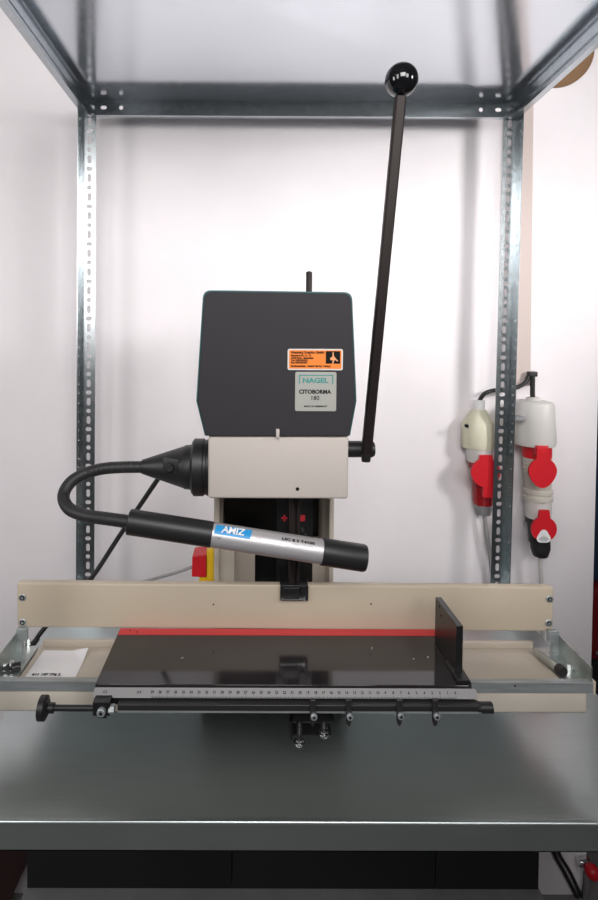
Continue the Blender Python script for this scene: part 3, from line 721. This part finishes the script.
h = MB(); px_lathe(h, .625, [(517.2, 526, 549), (522, 526, 549), (523, 528, 549), (542, 529.5, 549.5)]); h.build('plug_body', 'plastic', pl)
h = MB(); px_lathe(h, .625, [(542.2, 531, 549.5), (548, 531, 549.5), (555, 533, 547.5), (556, 534, 546.5)]); h.build('plug_cap', 'rubber', pl)
h = MB(); h.tube(smoothpath([at(540, 555, .625), at(541, 575, .628), at(542, 600, .635), (at(543, 640, .655).x, .655, at(543, 640, .655).z), (at(549, 760, .657).x, .657, at(549, 760, .657).z), (at(549, 760, .657).x-.02, .657, -.5), (at(549, 760, .657).x-.12, .655, FZ+.03)], 8), .0046, 10, m=0)
h.build('cable', 'lightgrey', pl)
# feed cable
fc = MB(); a = at(532.5, 373, .628); fc.tube([a, at(532.5, 385, .628), at(532.5, 397.5, .636)], .0056, 14)
fc.tube(smoothpath([at(528.5, 376, .628), at(526, 382, .628), at(518, 387, .628), at(505, 389.3, .628), at(492, 390.8, .644), at(484, 394, .640), at(479.5, 400.8, .645)], 8), .0050, 14)
a = at(528.5, 376.5, .628); b = at(536.5, 371.5, .628); fc.box(a.x, b.x, .621, .6375, a.z, b.z, b=.002)
tag(fc.build('feed_cable', 'rubber'), 'black feed cable branching from the duct end to both wall sockets', 'cable')
for dx_ in (0,):
    lc = MB(); lc.tube(smoothpath([at(551, 835, WY-.006), at(554, 853, WY-.006), at(565, 874, WY-.006), at(579, 902, WY-.006), at(585, 925, WY-.006)], 8), .0048, 10)
    tag(lc.build('wall_cable', 'rubber'), 'thicker black cable on the lower wall, nearer the black boxes', 'cable', 'black cables below the shelf')
# second black cable on the lower wall
lc = MB(); lc.tube(smoothpath([at(557, 835, WY-.006), at(559, 853, WY-.006), at(571, 874, WY-.006), at(583, 902, WY-.006), at(588, 925, WY-.006)], 8), .0042, 10)
tag(lc.build('wall_cable', 'rubber'), 'thinner black cable on the lower wall, farther from the black boxes', 'cable', 'black cables below the shelf')
# tan disc on the wall
q = at(555, 50, WY); td = MB(); r = 37/scl(WY)
td.lathe((q.x, WY, q.z), (q.x, WY-.012, q.z), [(0, r), (.7, r), (1, r*.94)], 56)
tag(td.build('wall_disc', 'tan'), 'tan round wooden disc on the wall above the cable duct', 'wall disc')

# ------------------------------------------------------------------ below the shelf
YBX = .50; bz = at(280, 889, YBX).z
pn = MB(); xa = at(25, 890, YBX).x; xb = at(540, 890, YBX).x
pn.box(xa, xb, .18, .56, FZ, bz-.0005, b=.003); tag(pn.build('plinth', 'plinth'), 'low grey board plinth on the floor under the black boxes', 'plinth')
for pa, pb, lb in ((27, 231.6, 'black box at the end of the row nearest the maroon board'), (232.3, 435, 'middle black box of the row under the shelf'), (435.7, 538.5, 'narrow black box at the end of the row nearest the hanging cables')):
    a = at(pa, 889, YBX); b = at(pb, 889, YBX); bx = thing('storage_box', lb, 'box', ((a.x+b.x)/2, YBX+.02, bz), 'black boxes under the shelf')
    MB().box(a.x, b.x, YBX, YBX+.055, bz, -.10, b=.0015).build('box_body', 'box', bx)
    MB().box(a.x-.0003+.0005, b.x-.0002, YBX-.002, YBX+.056, -.10, -.085, b=.001).build('box_lid', 'box', bx)
mb_ = MB(); pl_ = [at(px, py, .62) for px, py in ((30.5, 856), (8, 905), (-8, 940), (-120, 940), (-120, 800), (56, 800))]
zlo = FZ+.0
e = (pl_[1]-pl_[0]); tt = (zlo-pl_[0].z)/e.z; low = pl_[0]+e*tt
mb_.prism([(pl_[5].x, pl_[5].z), (pl_[0].x, pl_[0].z), (low.x, zlo), (low.x-.5, zlo), (low.x-.5, pl_[5].z)], (0, .62, 0), (1, 0, 0), (0, 0, 1), (0, .02, 0))
tag(mb_.build('leaning_board', 'maroon'), 'dark maroon board with slanted edge standing under the shelf by the wall', 'board')

# ------------------------------------------------------------------ things in the dark passage beyond the wall's end
YX = 1.0
tr = thing('tool_trolley', 'red tool trolley, darkened to stand for shade, in the dark passage beyond the wall', 'trolley', (at(610, 640, YX).x, YX+.2, FZ))
a = at(560, 650, YX); zt = at(598, 588, YX).z; zb_ = at(598, 662, YX).z
MB().box(a.x, a.x+.6, YX, YX+.4, zb_, zt, b=.02).build('body', 'shadedred', tr)
MB().box(a.x+.01, a.x+.59, YX+.02, YX+.39, FZ+.06, zb_).build('undercarriage', 'box', tr)
h = MB(); h.tube([(a.x+.1, YX-.015, at(598, 650, YX).z), (a.x+.6, YX-.015, at(598, 646, YX).z)], .006, 12); h.build('handle', 'chrome', tr)
Yf_ = .625; q = at(592.5, 872, Yf_); fv = thing('floor_valve', 'small valve with red round knob and chrome fitting, low at the end of the wall', 'valve', (q.x, Yf_, FZ))
h = MB(); h.sphere((q.x, Yf_, q.z), .017); h.cyl((q.x, Yf_, q.z), (q.x, Yf_+.03, q.z), .008); h.build('red_knob', 'red', fv)
h = MB(); q2 = at(583.5, 870, Yf_); h.cyl((q.x, Yf_+.025, FZ), (q.x, Yf_+.025, q.z+.01), .008); h.lathe((q.x-.002, Yf_+.02, q.z+.004), (q2.x, Yf_+.02, q2.z), [(0, .008), (.7, .008), (.72, .011), (1, .010)], 20); h.build('chrome_fitting', 'chrome', fv)
for xx in (.06, .54):
    for yy in (.06, .34):
        h = MB(); h.cyl((a.x+xx-.012, YX+yy, FZ+.03), (a.x+xx+.012, YX+yy, FZ+.03), .03, n=24); h.box(a.x+xx-.018, a.x+xx+.018, YX+yy-.012, YX+yy+.012, FZ+.05, FZ+.065); h.build('wheel', 'rubber', tr)
bn = MB(); zt2 = at(598, 470, YX).z
bn.box(a.x+.03, a.x+.58, YX+.02, YX+.38, zt+.001, zt2, b=.03); tag(bn.build('storage_bag', 'navy'), 'blue bag, darkened to stand for shade, on top of the red trolley', 'bag')

# ------------------------------------------------------------------ light
w = bpy.data.worlds.new('world'); C.world = w; w.use_nodes = True
w.node_tree.nodes['Background'].inputs['Color'].default_value = (.75, .78, .85, 1); w.node_tree.nodes['Background'].inputs['Strength'].default_value = .05
def area(name, loc, tgt, sx_, sy_, e, spread=180, col=(1, .975, .96)):
    l = bpy.data.lights.new(name, 'AREA'); l.shape = 'RECTANGLE'; l.size = sx_; l.size_y = sy_; l.energy = e; l.color = col; l.spread = math.radians(spread)
    o = bpy.data.objects.new(name, l); COL.objects.link(o); o.location = loc
    o.rotation_euler = (Vector(tgt)-Vector(loc)).to_track_quat('-Z', 'Y').to_euler(); return o
area('softbox', (.0, -1.15, 1.30), (0, .6, .68), .8, .6, 8.2, 125)
area('strip_left', (-1.15, -1.30, 1.10), (-.1, .6, .55), .5, .95, 8.5)
area('strip_right', (.85, -1.45, 1.15), (.0, .6, .8), .45, .7, 2.2, 90)
area('window_light', (-2.0, -.7, .95), (.1, .6, .6), .4, .8, 9.5)
area('lamp_right', (1.7, -.6, 1.1), (.2, .68, .75), .3, .4, 3.2, 55)

v = C.view_settings; C.display_settings.display_device = 'sRGB'; v.view_transform = 'Standard'; v.look = 'None'; v.gamma = 1; v.use_curve_mapping = False; v.exposure = 0.0
